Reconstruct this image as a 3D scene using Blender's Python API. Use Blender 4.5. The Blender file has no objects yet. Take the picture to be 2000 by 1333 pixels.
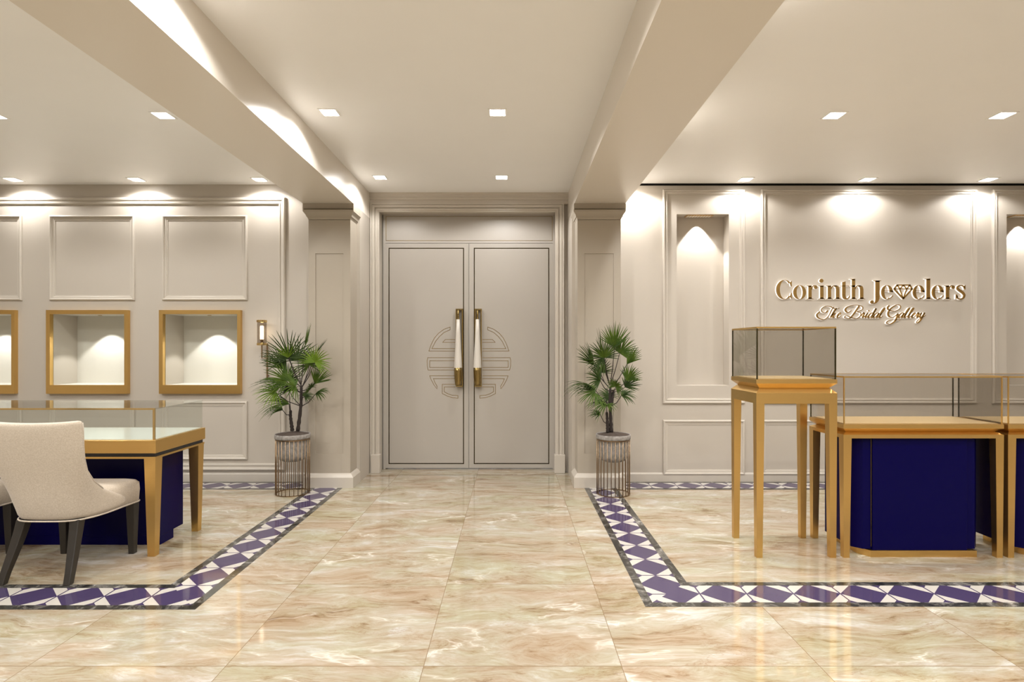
import bpy, math, random
from mathutils import Vector, Matrix, noise
random.seed(7)
COL = bpy.context.scene.collection
F = 1111.0; CX = 1001.0; CY = 680.0; H = 1.287

# ------------------------------------------------------------------ helpers
class MB:
    """collects geometry and links it as one mesh object"""
    def __init__(s): s.v = []; s.f = []; s.mi = []; s.uv = None
    def add(s, vs, fs, mi=0):
        n = len(s.v); s.v += [tuple(p) for p in vs]
        for f in fs: s.f.append([n+i for i in f]); s.mi.append(mi)
    def box(s, x0, x1, y0, y1, z0, z1, mi=0):
        vs = [(x, y, z) for x in (x0, x1) for y in (y0, y1) for z in (z0, z1)]
        fs = [(0,1,3,2),(4,6,7,5),(0,4,5,1),(2,3,7,6),(0,2,6,4),(1,5,7,3)]
        s.add(vs, fs, mi); return s
    def quad(s, a, b, c, d, mi=0): s.add([a,b,c,d], [(0,1,2,3)], mi)
    def loft(s, rings, caps=True, close=True, mi=0):
        n = len(rings[0]); vs = [p for r in rings for p in r]; fs = []
        for k in range(len(rings)-1):
            for i in range(n if close else n-1):
                j = (i+1) % n
                fs.append((k*n+i, k*n+j, (k+1)*n+j, (k+1)*n+i))
        if caps:
            fs.append(tuple(range(n-1, -1, -1))); fs.append(tuple((len(rings)-1)*n+i for i in range(n)))
        s.add(vs, fs, mi)
    def rect_loft(s, secs, mi=0):
        """secs: (z, x0, x1, y0, y1)"""
        s.loft([[(x0,y0,z),(x1,y0,z),(x1,y1,z),(x0,y1,z)] for z,x0,x1,y0,y1 in secs], mi=mi); return s
    def tube(s, pts, rad, seg=8, mi=0):
        pts = [Vector(p) for p in pts]; rings = []
        up = Vector((0.13, 0.07, 1)).normalized()
        for i, p in enumerate(pts):
            t = (pts[min(i+1, len(pts)-1)] - pts[max(i-1, 0)]).normalized()
            a = t.cross(up)
            if a.length < .05: a = t.cross(Vector((1, 0, 0)))
            a.normalize(); b = t.cross(a).normalized()
            r = rad[i] if isinstance(rad, (list, tuple)) else rad
            rings.append([p + a*r*math.cos(2*math.pi*k/seg) + b*r*math.sin(2*math.pi*k/seg) for k in range(seg)])
        s.loft(rings, mi=mi); return s
    def lathe(s, prof, cx, cy, seg=32, mi=0, flute=0, fn=0):
        rings = []
        for r, z in prof:
            rings.append([(cx+(r*(1+flute*math.cos(fn*2*math.pi*k/seg)))*math.cos(2*math.pi*k/seg),
                           cy+(r*(1+flute*math.cos(fn*2*math.pi*k/seg)))*math.sin(2*math.pi*k/seg), z) for k in range(seg)])
        s.loft(rings, mi=mi); return s
    def build(s, name, mats, parent=None, smooth=False, bevel=0, auto=None, subsurf=0, world=False):
        me = bpy.data.meshes.new(name); me.from_pydata(s.v, [], s.f)
        mats = mats if isinstance(mats, (list, tuple)) else [mats]
        for m in mats: me.materials.append(m)
        for p, i in zip(me.polygons, s.mi):
            p.material_index = i; p.use_smooth = smooth
        import bmesh
        bm = bmesh.new(); bm.from_mesh(me); bmesh.ops.recalc_face_normals(bm, faces=bm.faces); bm.to_mesh(me); bm.free()
        if s.uv:
            l = me.uv_layers.new(name='UVMap')
            for lp in me.loops: l.data[lp.index].uv = s.uv[lp.vertex_index]
        o = bpy.data.objects.new(name, me); COL.objects.link(o)
        if bevel:
            b = o.modifiers.new('bevel', 'BEVEL'); b.width = bevel; b.segments = 2; b.limit_method = 'ANGLE'; b.angle_limit = math.radians(40)
        if subsurf:
            b = o.modifiers.new('sub', 'SUBSURF'); b.levels = subsurf; b.render_levels = subsurf
        if parent:
            o.parent = parent
            loc = Vector((0, 0, 0)); q = parent
            while q: loc += q.location; q = q.parent
            for v in me.vertices: v.co -= loc
        return o

def tag(o, label=None, cat=None, group=None, kind=None):
    if label: o['label'] = label
    if cat: o['category'] = cat
    if group: o['group'] = group
    if kind: o['kind'] = kind
    return o
def thing(name, loc, label, cat, group=None):
    e = bpy.data.objects.new(name, None); COL.objects.link(e); e.location = loc; e.empty_display_size = .1
    return tag(e, label, cat, group)
def struct(o, label=None): o['kind'] = 'structure'; o['label'] = label if label else o.name; return o
def copy_tree(o, parent=None):
    c = o.copy(); COL.objects.link(c)
    if parent: c.parent = parent
    for ch in list(o.children): copy_tree(ch, c)
    return c

def sweep(mb, path, closed, prof, y, mi=0):
    """path: (x,z) corners; prof: list (offset to the left-hand side, protrusion towards -y)"""
    n = len(path); P = [Vector(p) for p in path]; rings = []
    for i in range(n):
        a = (P[i]-P[i-1]).normalized() if (closed or i > 0) else None
        b = (P[(i+1) % n]-P[i]).normalized() if (closed or i < n-1) else None
        if a is None: a = b
        if b is None: b = a
        na = Vector((-a.y, a.x)); nb = Vector((-b.y, b.x)); m = (na+nb); m /= (1+na.dot(nb))
        rings.append([(P[i].x+m.x*d, y-h, P[i].y+m.y*d) for d, h in prof])
    if closed:
        rings.append(rings[0])
    mb.loft(rings, caps=not closed, close=True, mi=mi)
def rectpath(x0, x1, z0, z1): return [(x0, z0), (x1, z0), (x1, z1), (x0, z1)]   # counter clockwise: left-hand = inside

# ------------------------------------------------------------------ materials
def newmat(name):
    m = bpy.data.materials.new(name); m.use_nodes = True
    nt = m.node_tree; b = nt.nodes['Principled BSDF']; return m, nt, b
def N(nt, t, **kw):
    n = nt.nodes.new(t)
    for k, v in kw.items():
        if k.startswith('i_'):
            key = k[2:]; key = int(key) if key.isdigit() else key.replace('_', ' ')
            n.inputs[key].default_value = v
        else: setattr(n, k, v)
    return n
def L(nt, a, b): nt.links.new(a, b)
def simple(name, col, rough=.5, metal=0, spec=None, coat=0):
    m, nt, b = newmat(name); b.inputs['Base Color'].default_value = (*col, 1); b.inputs['Roughness'].default_value = rough
    b.inputs['Metallic'].default_value = metal
    if spec is not None: b.inputs['Specular IOR Level'].default_value = spec
    if coat: b.inputs['Coat Weight'].default_value = coat; b.inputs['Coat Roughness'].default_value = .05
    return m
def ramp(nt, fac, stops):
    r = N(nt, 'ShaderNodeValToRGB'); e = r.color_ramp.elements
    while len(e) < len(stops): e.new(.5)
    for k, (p, c) in enumerate(stops): e[k].position = p; e[k].color = (*c, 1) if len(c) == 3 else c
    L(nt, fac, r.inputs[0]); return r
def noisetex(nt, vec, scale, detail=6, rough=.55, dist=0):
    n = N(nt, 'ShaderNodeTexNoise'); n.inputs['Scale'].default_value = scale; n.inputs['Detail'].default_value = detail
    n.inputs['Roughness'].default_value = rough; n.inputs['Distortion'].default_value = dist
    L(nt, vec, n.inputs['Vector']); return n
def mapping(nt, vec, scale=(1,1,1), loc=(0,0,0), rot=(0,0,0)):
    n = N(nt, 'ShaderNodeMapping'); n.inputs['Scale'].default_value = scale; n.inputs['Location'].default_value = loc; n.inputs['Rotation'].default_value = rot
    L(nt, vec, n.inputs['Vector']); return n.outputs[0]
def mth(nt, op, a, b=None, c=None):
    n = N(nt, 'ShaderNodeMath', operation=op)
    for i, x in enumerate((a, b, c)):
        if x is None: continue
        if isinstance(x, (int, float)): n.inputs[i].default_value = x
        else: L(nt, x, n.inputs[i])
    return n.outputs[0]
def mixc(nt, fac, a, b, mode='MIX'):
    n = N(nt, 'ShaderNodeMix', data_type='RGBA', blend_type=mode)
    for i, x in ((0, fac), (6, a), (7, b)):
        if isinstance(x, (int, float)): n.inputs[i].default_value = x
        elif isinstance(x, tuple): n.inputs[i].default_value = (*x, 1)
        else: L(nt, x, n.inputs[i])
    return n.outputs[2]

PAINT = (.485, .438, .378)
def paint_mat(name, col=PAINT, rough=.34, spec=.45):
    m, nt, b = newmat(name)
    tc = N(nt, 'ShaderNodeTexCoord'); n = noisetex(nt, tc.outputs['Object'], 3, 3)
    c = mixc(nt, n.outputs[0], tuple(x*.985 for x in col), tuple(min(1, x*1.015) for x in col))
    L(nt, c, b.inputs['Base Color']); b.inputs['Roughness'].default_value = rough; b.inputs['Specular IOR Level'].default_value = spec
    return m
M = {}
M['wall'] = paint_mat('cream_satin_paint', rough=.42)
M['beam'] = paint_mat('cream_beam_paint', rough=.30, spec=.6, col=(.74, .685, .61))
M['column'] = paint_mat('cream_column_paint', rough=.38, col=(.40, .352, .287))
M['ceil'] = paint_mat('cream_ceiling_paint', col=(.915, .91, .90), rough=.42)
M['trim'] = paint_mat('cream_trim_paint', rough=.35, col=(.53, .482, .418))
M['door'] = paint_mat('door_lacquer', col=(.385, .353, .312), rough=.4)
M['white'] = simple('white_liner', (.88, .87, .84), .6)
M['liner'] = simple('cream_liner', (.66, .63, .57), .7)
M['black'] = simple('gap_shade_black', (.01, .01, .01), .8)

def gold_mat(name, col, rough, streak=True, axis='x'):
    m, nt, b = newmat(name)
    b.inputs['Metallic'].default_value = 1
    tc = N(nt, 'ShaderNodeTexCoord')
    sc = {'x': (4, 420, 420), 'z': (420, 420, 4)}[axis]
    n = noisetex(nt, mapping(nt, tc.outputs['Object'], sc), 1, 3)
    c = mixc(nt, n.outputs[0], tuple(x*.955 for x in col), tuple(min(1, x*1.045) for x in col))
    L(nt, c, b.inputs['Base Color'])
    r = mth(nt, 'MULTIPLY_ADD', n.outputs[0], .04, rough-.02); L(nt, r, b.inputs['Roughness'])
    return m
M['gold'] = gold_mat('brushed_gold', (.73, .48, .175), .31)
M['brass'] = gold_mat('polished_brass', (.66, .50, .24), .17)
M['dbrass'] = gold_mat('antique_brass', (.34, .25, .10), .2)
M['bronze'] = gold_mat('bronze_wire', (.30, .21, .13), .32, axis='z')
M['post'] = gold_mat('dark_olive_brass', (.10, .085, .04), .25, axis='z')
M['inlay'] = simple('dark_brass_inlay', (.05, .038, .018), .25, 1)
M['blue'] = simple('royal_blue_lacquer', (.0014, .0006, .042), .34, 0, .10)
M['bluestrip'] = simple('black_lacquer', (.008, .008, .01), .25)
M['deck'] = simple('pale_glass_deck', (.62, .66, .62), .12)
M['golddeck'] = gold_mat('pale_gold_deck', (.86, .68, .40), .45)
M['leg'] = simple('black_brown_wood', (.022, .018, .014), .38)
M['grip'] = simple('ivory_handle', (.60, .56, .50), .35)
M['smoke'] = None

def glass(name, tint, ior=1.45, rough=0.0):
    m, nt, b = newmat(name); nt.nodes.remove(b)
    out = nt.nodes['Material Output']
    t = N(nt, 'ShaderNodeBsdfTransparent'); t.inputs[0].default_value = (*tint, 1)
    g = N(nt, 'ShaderNodeBsdfGlossy'); g.inputs['Roughness'].default_value = rough
    fr = N(nt, 'ShaderNodeFresnel'); ge_ = N(nt, 'ShaderNodeNewGeometry')
    L(nt, mth(nt, 'MULTIPLY_ADD', ge_.outputs['Backfacing'], 1/ior-ior, ior), fr.inputs['IOR'])
    mx = N(nt, 'ShaderNodeMixShader'); L(nt, fr.outputs[0], mx.inputs[0]); L(nt, t.outputs[0], mx.inputs[1]); L(nt, g.outputs[0], mx.inputs[2])
    L(nt, mx.outputs[0], out.inputs['Surface']); return m
M['glass'] = glass('clear_glass', (.955, .965, .955), 1.35)
M['smoke'] = glass('smoked_glass', (.86, .85, .83), 1.35); M['caseglass'] = glass('tinted_case_glass', (.91, .90, .885), 1.35)
M['lampglass'] = glass('seeded_lamp_glass', (.66, .62, .58), 1.5, .05)

def emis(name, col, st):
    m, nt, b = newmat(name); b.inputs['Base Color'].default_value = (.8, .8, .8, 1)
    b.inputs['Emission Color'].default_value = (*col, 1); b.inputs['Emission Strength'].default_value = st; return m
M['panel'] = emis('downlight_panel', (1, .975, .94), 20)
M['bulb'] = emis('sconce_tube', (1, .86, .66), 9)
M['halo'] = emis('backlit_acrylic', (1, .95, .88), .7)

# marble floor
def marble_nodes(nt, coord, tint=None):
    """returns colour socket; coord = world-like vector"""
    warp = noisetex(nt, mapping(nt, coord, (.9, 1.6, 1)), 1.0, 4, .55)
    wv = N(nt, 'ShaderNodeVectorMath', operation='MULTIPLY_ADD'); wv.inputs[1].default_value = (.8, .45, 0)
    L(nt, warp.outputs['Color'], wv.inputs[0]); L(nt, coord, wv.inputs[2])
    wc = wv.outputs[0]
    big = noisetex(nt, mapping(nt, wc, (.8, 2.0, 1), rot=(0, 0, .12)), 1.5, 5, .6)
    streak = noisetex(nt, mapping(nt, wc, (1.7, 6.2, 1), loc=(3, 1, 0), rot=(0, 0, .10)), 2.3, 9, .72, .5)
    fine = noisetex(nt, mapping(nt, wc, (5, 34, 1), loc=(1, 5, 0), rot=(0, 0, -.04)), 3.2, 9, .78, .3)
    s = mth(nt, 'ADD', mth(nt, 'MULTIPLY', big.outputs[0], .30), mth(nt, 'ADD', mth(nt, 'MULTIPLY', streak.outputs[0], .45), mth(nt, 'MULTIPLY', fine.outputs[0], .25)))
    c = ramp(nt, s, [(.40, (.70, .67, .595)), (.445, (.60, .545, .425)), (.49, (.54, .465, .33)), (.53, (.49, .395, .26)), (.562, (.42, .31, .185)), (.592, (.31, .205, .11)), (.64, (.17, .10, .05))]).outputs[0]
    c = mixc(nt, 1.0, c, (.69, .695, .73), 'MULTIPLY')
    hue = noisetex(nt, mapping(nt, wc, (.9, 2.2, 1), loc=(9, 2, 0)), 1.7, 4, .6)
    hc = ramp(nt, hue.outputs[0], [(.38, (.90, .95, .80)), (.5, (1, 1, 1)), (.62, (1.0, .87, .82))]).outputs[0]
    c = mixc(nt, .6, c, hc, 'MULTIPLY')
    # broken pale veins
    vn = noisetex(nt, mapping(nt, wc, (.7, 1.9, 1), loc=(4, 7, 0), rot=(0, 0, -.30)), 1.3, 6, .55, .2)
    d = mth(nt, 'ABSOLUTE', mth(nt, 'SUBTRACT', vn.outputs[0], .5))
    v = ramp(nt, d, [(0, (1, 1, 1)), (.005, (.4, .4, .4)), (.018, (0, 0, 0))]).outputs[0]
    mk = noisetex(nt, mapping(nt, wc, (1, 2, 1), loc=(21, 4, 0)), 2.0, 3, .5)
    mr = ramp(nt, mk.outputs[0], [(.50, (0, 0, 0)), (.66, (1, 1, 1))]).outputs[0]
    c = mixc(nt, mth(nt, 'MULTIPLY', mth(nt, 'MULTIPLY', v, mr), .6), c, (.80, .775, .715))
    vn2 = noisetex(nt, mapping(nt, wc, (1.2, 3.8, 1), loc=(14, 3, 0), rot=(0, 0, .2)), 1.6, 9, .65, .3)
    d2 = mth(nt, 'ABSOLUTE', mth(nt, 'SUBTRACT', vn2.outputs[0], .47))
    v2 = ramp(nt, d2, [(0, (1, 1, 1)), (.004, (.4, .4, .4)), (.012, (0, 0, 0))]).outputs[0]
    mr2 = ramp(nt, mk.outputs[0], [(.42, (1, 1, 1)), (.54, (0, 0, 0))]).outputs[0]
    c = mixc(nt, mth(nt, 'MULTIPLY', mth(nt, 'MULTIPLY', v2, mr2), .65), c, (.24, .14, .075))
    return c
def floor_mat():
    m, nt, b = newmat('polished_onyx_marble')
    tc = N(nt, 'ShaderNodeTexCoord'); sp = N(nt, 'ShaderNodeSeparateXYZ'); L(nt, tc.outputs['Object'], sp.inputs[0])
    x, y = sp.outputs[0], sp.outputs[1]
    # inside the borders the slabs are laid without visible joints
    inl = mth(nt, 'MULTIPLY', mth(nt, 'LESS_THAN', x, -1.7), mth(nt, 'GREATER_THAN', y, 2.95))
    inr = mth(nt, 'MULTIPLY', mth(nt, 'GREATER_THAN', x, .8), mth(nt, 'GREATER_THAN', y, 2.95))
    ins = mth(nt, 'MAXIMUM', inl, inr); outm = mth(nt, 'SUBTRACT', 1, ins)
    xs = mth(nt, 'DIVIDE', mth(nt, 'ADD', x, .359), .8)
    xi = mth(nt, 'MULTIPLY', mth(nt, 'FLOOR', xs), outm)
    yi = mth(nt, 'ADD', mth(nt, 'ADD', mth(nt, 'GREATER_THAN', y, 2.299), mth(nt, 'GREATER_THAN', y, 3.095)), mth(nt, 'GREATER_THAN', y, 5.75))
    yi = mth(nt, 'MULTIPLY', yi, outm)
    idv = N(nt, 'ShaderNodeCombineXYZ'); L(nt, xi, idv.inputs[0]); L(nt, yi, idv.inputs[1]); L(nt, mth(nt, 'MULTIPLY', inl, 2), idv.inputs[2])
    wn = N(nt, 'ShaderNodeTexWhiteNoise', noise_dimensions='3D'); L(nt, idv.outputs[0], wn.inputs[0])
    off = N(nt, 'ShaderNodeVectorMath', operation='MULTIPLY_ADD'); off.inputs[1].default_value = (9, 13, 0)
    L(nt, wn.outputs['Color'], off.inputs[0]); L(nt, tc.outputs['Object'], off.inputs[2])
    flat = N(nt, 'ShaderNodeVectorMath', operation='MULTIPLY'); flat.inputs[1].default_value = (1, 1, 0); L(nt, off.outputs[0], flat.inputs[0])
    c = marble_nodes(nt, flat.outputs[0])
    # joints
    fx = mth(nt, 'FRACT', xs); dx = mth(nt, 'MULTIPLY', mth(nt, 'MINIMUM', fx, mth(nt, 'SUBTRACT', 1, fx)), .8)
    jx = mth(nt, 'LESS_THAN', dx, .0016)
    jy = None
    for yy, w in ((2.299, .0022), (3.095, .0022), (5.75, .004), (1.5, .0022), (.7, .0022)):
        k = mth(nt, 'LESS_THAN', mth(nt, 'ABSOLUTE', mth(nt, 'SUBTRACT', y, yy)), w)
        jy = k if jy is None else mth(nt, 'MAXIMUM', jy, k)
    j = mth(nt, 'MULTIPLY', mth(nt, 'MAXIMUM', jx, jy), outm)
    c = mixc(nt, mth(nt, 'MULTIPLY', j, .85), c, (.20, .13, .07))
    L(nt, c, b.inputs['Base Color'])
    b.inputs['Roughness'].default_value = .07; b.inputs['Specular IOR Level'].default_value = .5
    return m
M['floor'] = floor_mat()
def darkmarble():
    m, nt, b = newmat('dark_grey_marble')
    tc = N(nt, 'ShaderNodeTexCoord')
    n = noisetex(nt, mapping(nt, tc.outputs['Object'], (3, 3, 1)), 2.5, 9, .7, 1.2)
    c = ramp(nt, n.outputs[0], [(.35, (.012, .012, .011)), (.5, (.045, .042, .037)), (.6, (.16, .15, .135)), (.68, (.42, .40, .37))]).outputs[0]
    L(nt, c, b.inputs['Base Color']); b.inputs['Roughness'].default_value = .1; return m
M['dmarble'] = darkmarble()
def pattern():
    # UV: u = length in periods, v = -1..1 across
    m, nt, b = newmat('purple_white_inlay')
    uv = N(nt, 'ShaderNodeUVMap'); sp = N(nt, 'ShaderNodeSeparateXYZ'); L(nt, uv.outputs[0], sp.inputs[0])
    fr = mth(nt, 'FRACT', sp.outputs[0]); d = mth(nt, 'MINIMUM', fr, mth(nt, 'SUBTRACT', 1, fr))
    a = mth(nt, 'ABSOLUTE', sp.outputs[1])
    wedge = mth(nt, 'LESS_THAN', d, mth(nt, 'MULTIPLY', a, .42))
    line = mth(nt, 'GREATER_THAN', d, .018)
    notch = mth(nt, 'GREATER_THAN', d, mth(nt, 'MULTIPLY', mth(nt, 'SUBTRACT', a, .72), .42))
    w = mth(nt, 'MULTIPLY', wedge, mth(nt, 'MULTIPLY', line, notch))
    c = mixc(nt, w, (.058, .042, .098), (.52, .49, .445))
    L(nt, c, b.inputs['Base Color']); b.inputs['Roughness'].default_value = .08; b.inputs['Specular IOR Level'].default_value = .6
    return m
M['pattern'] = pattern()
def fabric():
    m, nt, b = newmat('oatmeal_fabric')
    tc = N(nt, 'ShaderNodeTexCoord'); n = noisetex(nt, tc.outputs['Object'], 260, 3, .7); n2 = noisetex(nt, tc.outputs['Object'], 120, 4, .7)
    f = mth(nt, 'ADD', mth(nt, 'MULTIPLY', n.outputs[0], .6), mth(nt, 'MULTIPLY', n2.outputs[0], .4))
    c = ramp(nt, f, [(.38, (.43, .36, .28)), (.5, (.50, .43, .345)), (.62, (.58, .51, .42))]).outputs[0]
    L(nt, c, b.inputs['Base Color']); b.inputs['Roughness'].default_value = .92; b.inputs['Sheen Weight'].default_value = .25
    bp = N(nt, 'ShaderNodeBump'); bp.inputs['Strength'].default_value = .25; bp.inputs['Distance'].default_value = .001
    L(nt, n.outputs[0], bp.inputs['Height']); L(nt, bp.outputs[0], b.inputs['Normal']); return m
M['fabric'] = fabric()
def concrete():
    m, nt, b = newmat('grey_cast_stone')
    tc = N(nt, 'ShaderNodeTexCoord'); n = noisetex(nt, tc.outputs['Object'], 35, 8, .7)
    c = ramp(nt, n.outputs[0], [(.35, (.16, .145, .13)), (.65, (.33, .305, .28))]).outputs[0]
    L(nt, c, b.inputs['Base Color']); b.inputs['Roughness'].default_value = .8; return m
M['stone'] = concrete()
def leafmat(name, a, bcol):
    m, nt, b = newmat(name)
    tc = N(nt, 'ShaderNodeTexCoord'); n = noisetex(nt, tc.outputs['Object'], 14, 4, .6)
    c = ramp(nt, n.outputs[0], [(.35, a), (.65, bcol)]).outputs[0]
    L(nt, c, b.inputs['Base Color']); b.inputs['Roughness'].default_value = .5; b.inputs['Specular IOR Level'].default_value = .15
    b.inputs['Transmission Weight'].default_value = 0; return m
M['leaf0'] = leafmat('palm_leaf_dark', (.016, .034, .005), (.040, .066, .010))
M['leaf1'] = leafmat('palm_leaf_mid', (.028, .060, .007), (.070, .112, .013))
M['leaf2'] = leafmat('palm_leaf_bright', (.075, .140, .010), (.15, .23, .02))
M['bark'] = simple('dark_palm_stem', (.018, .011, .008), .8)
M['soil'] = simple('dark_soil', (.055, .038, .028), .95)

# ------------------------------------------------------------------ room shell
YW = 5.47           # side wall plane
YC = 5.82           # front of the door surround
YD = 6.03           # door plane
ZC = 2.86; ZCC = 2.88
XL0, XR0 = -1.468, .571       # opening between the columns
BXL = (-1.93, -1.468); BXR = (.571, 1.043)
ZB = 2.62
XMIN, XMAX, YREAR = -6.6, 6.6, -3.2

fl = MB().box(XMIN-.2, XMAX+.2, YREAR-.2, 6.4, -.1, 0).build('floor', M['floor']); struct(fl, 'polished cream and ochre marble slab floor')
struct(MB().box(XMIN-.2, BXL[0]+.1, YREAR-.2, YW+.6, ZC, ZC+.1).build('ceiling', M['ceil']), 'cream ceiling over the left showroom')
struct(MB().box(BXL[1]-.1, BXR[0]+.1, YREAR-.2, 6.3, ZCC, ZCC+.1).build('ceiling', M['ceil']), 'cream ceiling over the middle aisle')
struct(MB().box(BXR[1]-.1, XMAX+.2, YREAR-.2, YW-.035, ZC, ZC+.1).build('ceiling', M['ceil']), 'cream ceiling over the right showroom')
# shadow gap above the right wall; its shade is painted as black boxes
g = MB().box(BXR[0], XMAX+.2, YW-.035, YW+.6, ZC+.1, ZC+.14); g.box(BXR[0], XMAX+.2, YW+.06, YW+.6, ZC-.009, ZC+.1)
struct(g.build('trim_1', M['black']), 'thin shadow gap, its shade painted black, between the right wall and the ceiling')
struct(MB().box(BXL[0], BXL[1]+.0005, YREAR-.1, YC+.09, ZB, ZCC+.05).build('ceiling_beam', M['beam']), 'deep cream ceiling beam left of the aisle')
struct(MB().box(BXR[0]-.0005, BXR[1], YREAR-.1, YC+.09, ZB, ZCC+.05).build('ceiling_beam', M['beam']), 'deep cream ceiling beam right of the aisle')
struct(MB().box(XMIN-.2, XMAX+.2, YREAR-.2, YREAR, 0, 3.0).build('wall_rear', M['wall']))
struct(MB().box(XMIN-.2, XMIN, YREAR, YW, 0, 3.0).build('wall_far_left', M['wall']))
struct(MB().box(XMAX, XMAX+.2, YREAR, YW, 0, 3.0).build('wall_far_right', M['wall']))

def wall_holes(name, x0, x1, z0, z1, y, depth, holes, jx=None):
    """wall slab with recesses; holes = (x0,x1,z0,z1,depth)"""
    mb = MB()
    xs = sorted({x0, x1, *[h[0] for h in holes], *[h[1] for h in holes]})
    for a, b in zip(xs[:-1], xs[1:]):
        hs = [h for h in holes if h[0] <= a+1e-6 and h[1] >= b-1e-6]
        if not hs: mb.quad((a,y,z0),(b,y,z0),(b,y,z1),(a,y,z1))
        else:
            h = hs[0]
            mb.quad((a,y,z0),(b,y,z0),(b,y,h[2]),(a,y,h[2])); mb.quad((a,y,h[3]),(b,y,h[3]),(b,y,z1),(a,y,z1))
    for h in holes:
        a, b, c, d, dp = h; yb = y+dp
        mb.quad((a,yb,c),(b,yb,c),(b,yb,d),(a,yb,d)); mb.quad((a,y,c),(a,yb,c),(a,yb,d),(a,y,d)); mb.quad((b,y,c),(b,yb,c),(b,yb,d),(b,y,d))
        mb.quad((a,y,c),(b,y,c),(b,yb,c),(a,yb,c)); mb.quad((a,y,d),(b,y,d),(b,yb,d),(a,yb,d))
    yb = y+depth
    mb.quad((x0,yb,z0),(x1,yb,z0),(x1,yb,z1),(x0,yb,z1))
    mb.quad((x0,y,z0),(x0,yb,z0),(x0,yb,z1),(x0,y,z1)); mb.quad((x1,y,z0),(x1,yb,z0),(x1,yb,z1),(x1,y,z1))
    mb.quad((x0,y,z1),(x1,y,z1),(x1,yb,z1),(x0,yb,z1)); mb.quad((x0,y,z0),(x1,y,z0),(x1,yb,z0),(x0,yb,z0))
    o = mb.build(name, M['wall'])
    return struct(o)

VP = 1.078   # pitch of the left wall vitrines
VX = [(-3.375-k*1.078, -2.598-k*1.078) for k in range(4)]          # frame outer x at front plane
holesL = [(a+.04, b-.04, .925, 1.617, .33) for a, b in VX]
wall_holes('wall_left', XMIN-.1, XL0, 0, ZC+.06, YW, .5, holesL)
NX = [(1.579, 2.081), (4.751, 5.253)]
holesR = [(a, b, .925, 2.574, .14) for a, b in NX]
wall_holes('wall_right', XR0, XMAX+.1, 0, ZC-.0115, YW, .5, holesR)
struct(MB().box(XR0, BXR[1], YW, YW+.5, ZC-.0115, ZCC+.04).build('wall_lintel', M['wall']))
# door wall
dw = MB(); dw.box(XL0-.05, -1.38, YC+.08, YD+.3, 0, ZCC+.02); dw.box(.446, XR0+.05, YC+.08, YD+.3, 0, ZCC+.02); dw.box(-1.38, .446, YC+.08, YD+.3, 2.70, ZCC+.02)
struct(dw.build('wall_back', M['wall']), 'cream wall around the double door')

# columns
def column(x0, x1, y0, y1, bx, idx, side):
    cap_l, cap_r = bx
    m = MB().box(x0, x1, y0+.008, y1, 0, ZB)
    px0, px1 = x0+.065, x1-.065; za, zb = .31, 2.16
    # raised border around a sunk panel: stiles and rails 8 mm proud
    for b in ((x0, px0, .0, 2.47), (px1, x1, .0, 2.47)): m.box(b[0], b[1], y0, y0+.008, b[2], b[3])
    m.box(px0, px1, y0, y0+.008, 0, za); m.box(px0, px1, y0, y0+.008, zb, 2.47)
    col = m.build('column', M['column']); struct(col, 'square cream panelled column %s of the door' % side)
    # capital
    c = MB(); zt = ZB
    c.rect_loft([(2.565, bx[0]-.004, bx[1]+.004, y0-.015, y1), (zt, bx[0]-.004, bx[1]+.004, y0-.015, y1)])
    secs = [(2.475, 0), (2.486, .006), (2.496, .008), (2.498, .015), (2.514, .020), (2.534, .034), (2.542, .040), (2.558, .040)]
    c.rect_loft([(z, x0-d, x1+d, y0-d, y1) for z, d in secs]); c.box(x0-.03, x1+.03, y0-.035, y1, 2.558, 2.565, 1)
    o = c.build('column_capital', [M['column'], M['inlay']], smooth=False); o.parent = col
    b = MB(); b.rect_loft([(0, x0-.035, x1+.035, y0-.035, y1), (.095, x0-.035, x1+.035, y0-.035, y1), (.118, x0-.018, x1+.018, y0-.018, y1), (.13, x0-.002, x1+.002, y0-.002, y1)])
    o = b.build('column_base', M['trim']); o.parent = col
    return col
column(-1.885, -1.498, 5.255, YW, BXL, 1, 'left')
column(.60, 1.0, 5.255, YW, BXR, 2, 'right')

# ---- mouldings: profile (offset inwards, protrusion)
P_BIG = [(0, 0), (0, .012), (.006, .020), (.014, .024), (.024, .020), (.028, .012), (.040, .012), (.043, .007), (.052, .007), (.054, 0)]
P_SM = [(0, 0), (0, .012), (.004, .019), (.012, .022), (.019, .018), (.022, .010), (.036, .009), (.040, .005), (.048, .005), (.050, 0)]
tn = [1]
def moulding(x0, x1, z0, z1, prof=P_SM, y=YW, closed=True, path=None, label=None):
    tn[0] += 1
    mb = MB(); sweep(mb, path or rectpath(x0, x1, z0, z1), closed, prof, y)
    return struct(mb.build('trim_%d' % tn[0], M['trim']), label or 'cream raised panel moulding')
def wx(px, y=YW-.02): return (px-CX)*y/F
def wz(py, y=YW-.02): return H-(py-CY)*y/F
# left wall
for k in range(4):
    o = k*220.6
    moulding(wx(315.5-o), wx(482-o), wz(587), wz(420.3), label='square cream wall panel moulding above a gold framed vitrine')
    moulding(wx(315.5-o), wx(482-o), wz(899), wz(784.5), label='low cream wall panel moulding behind the desk showcase')
P_WIDE = [(0, 0), (0, .018), (.008, .028), (.018, .030), (.028, .026), (.030, .016), (.046, .014), (.050, .022), (.060, .020), (.064, .006), (.068, 0)]
moulding(XMIN, wx(557), wz(920), wz(385.5), prof=P_WIDE, label='large cream moulding framing the left wall')
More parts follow.
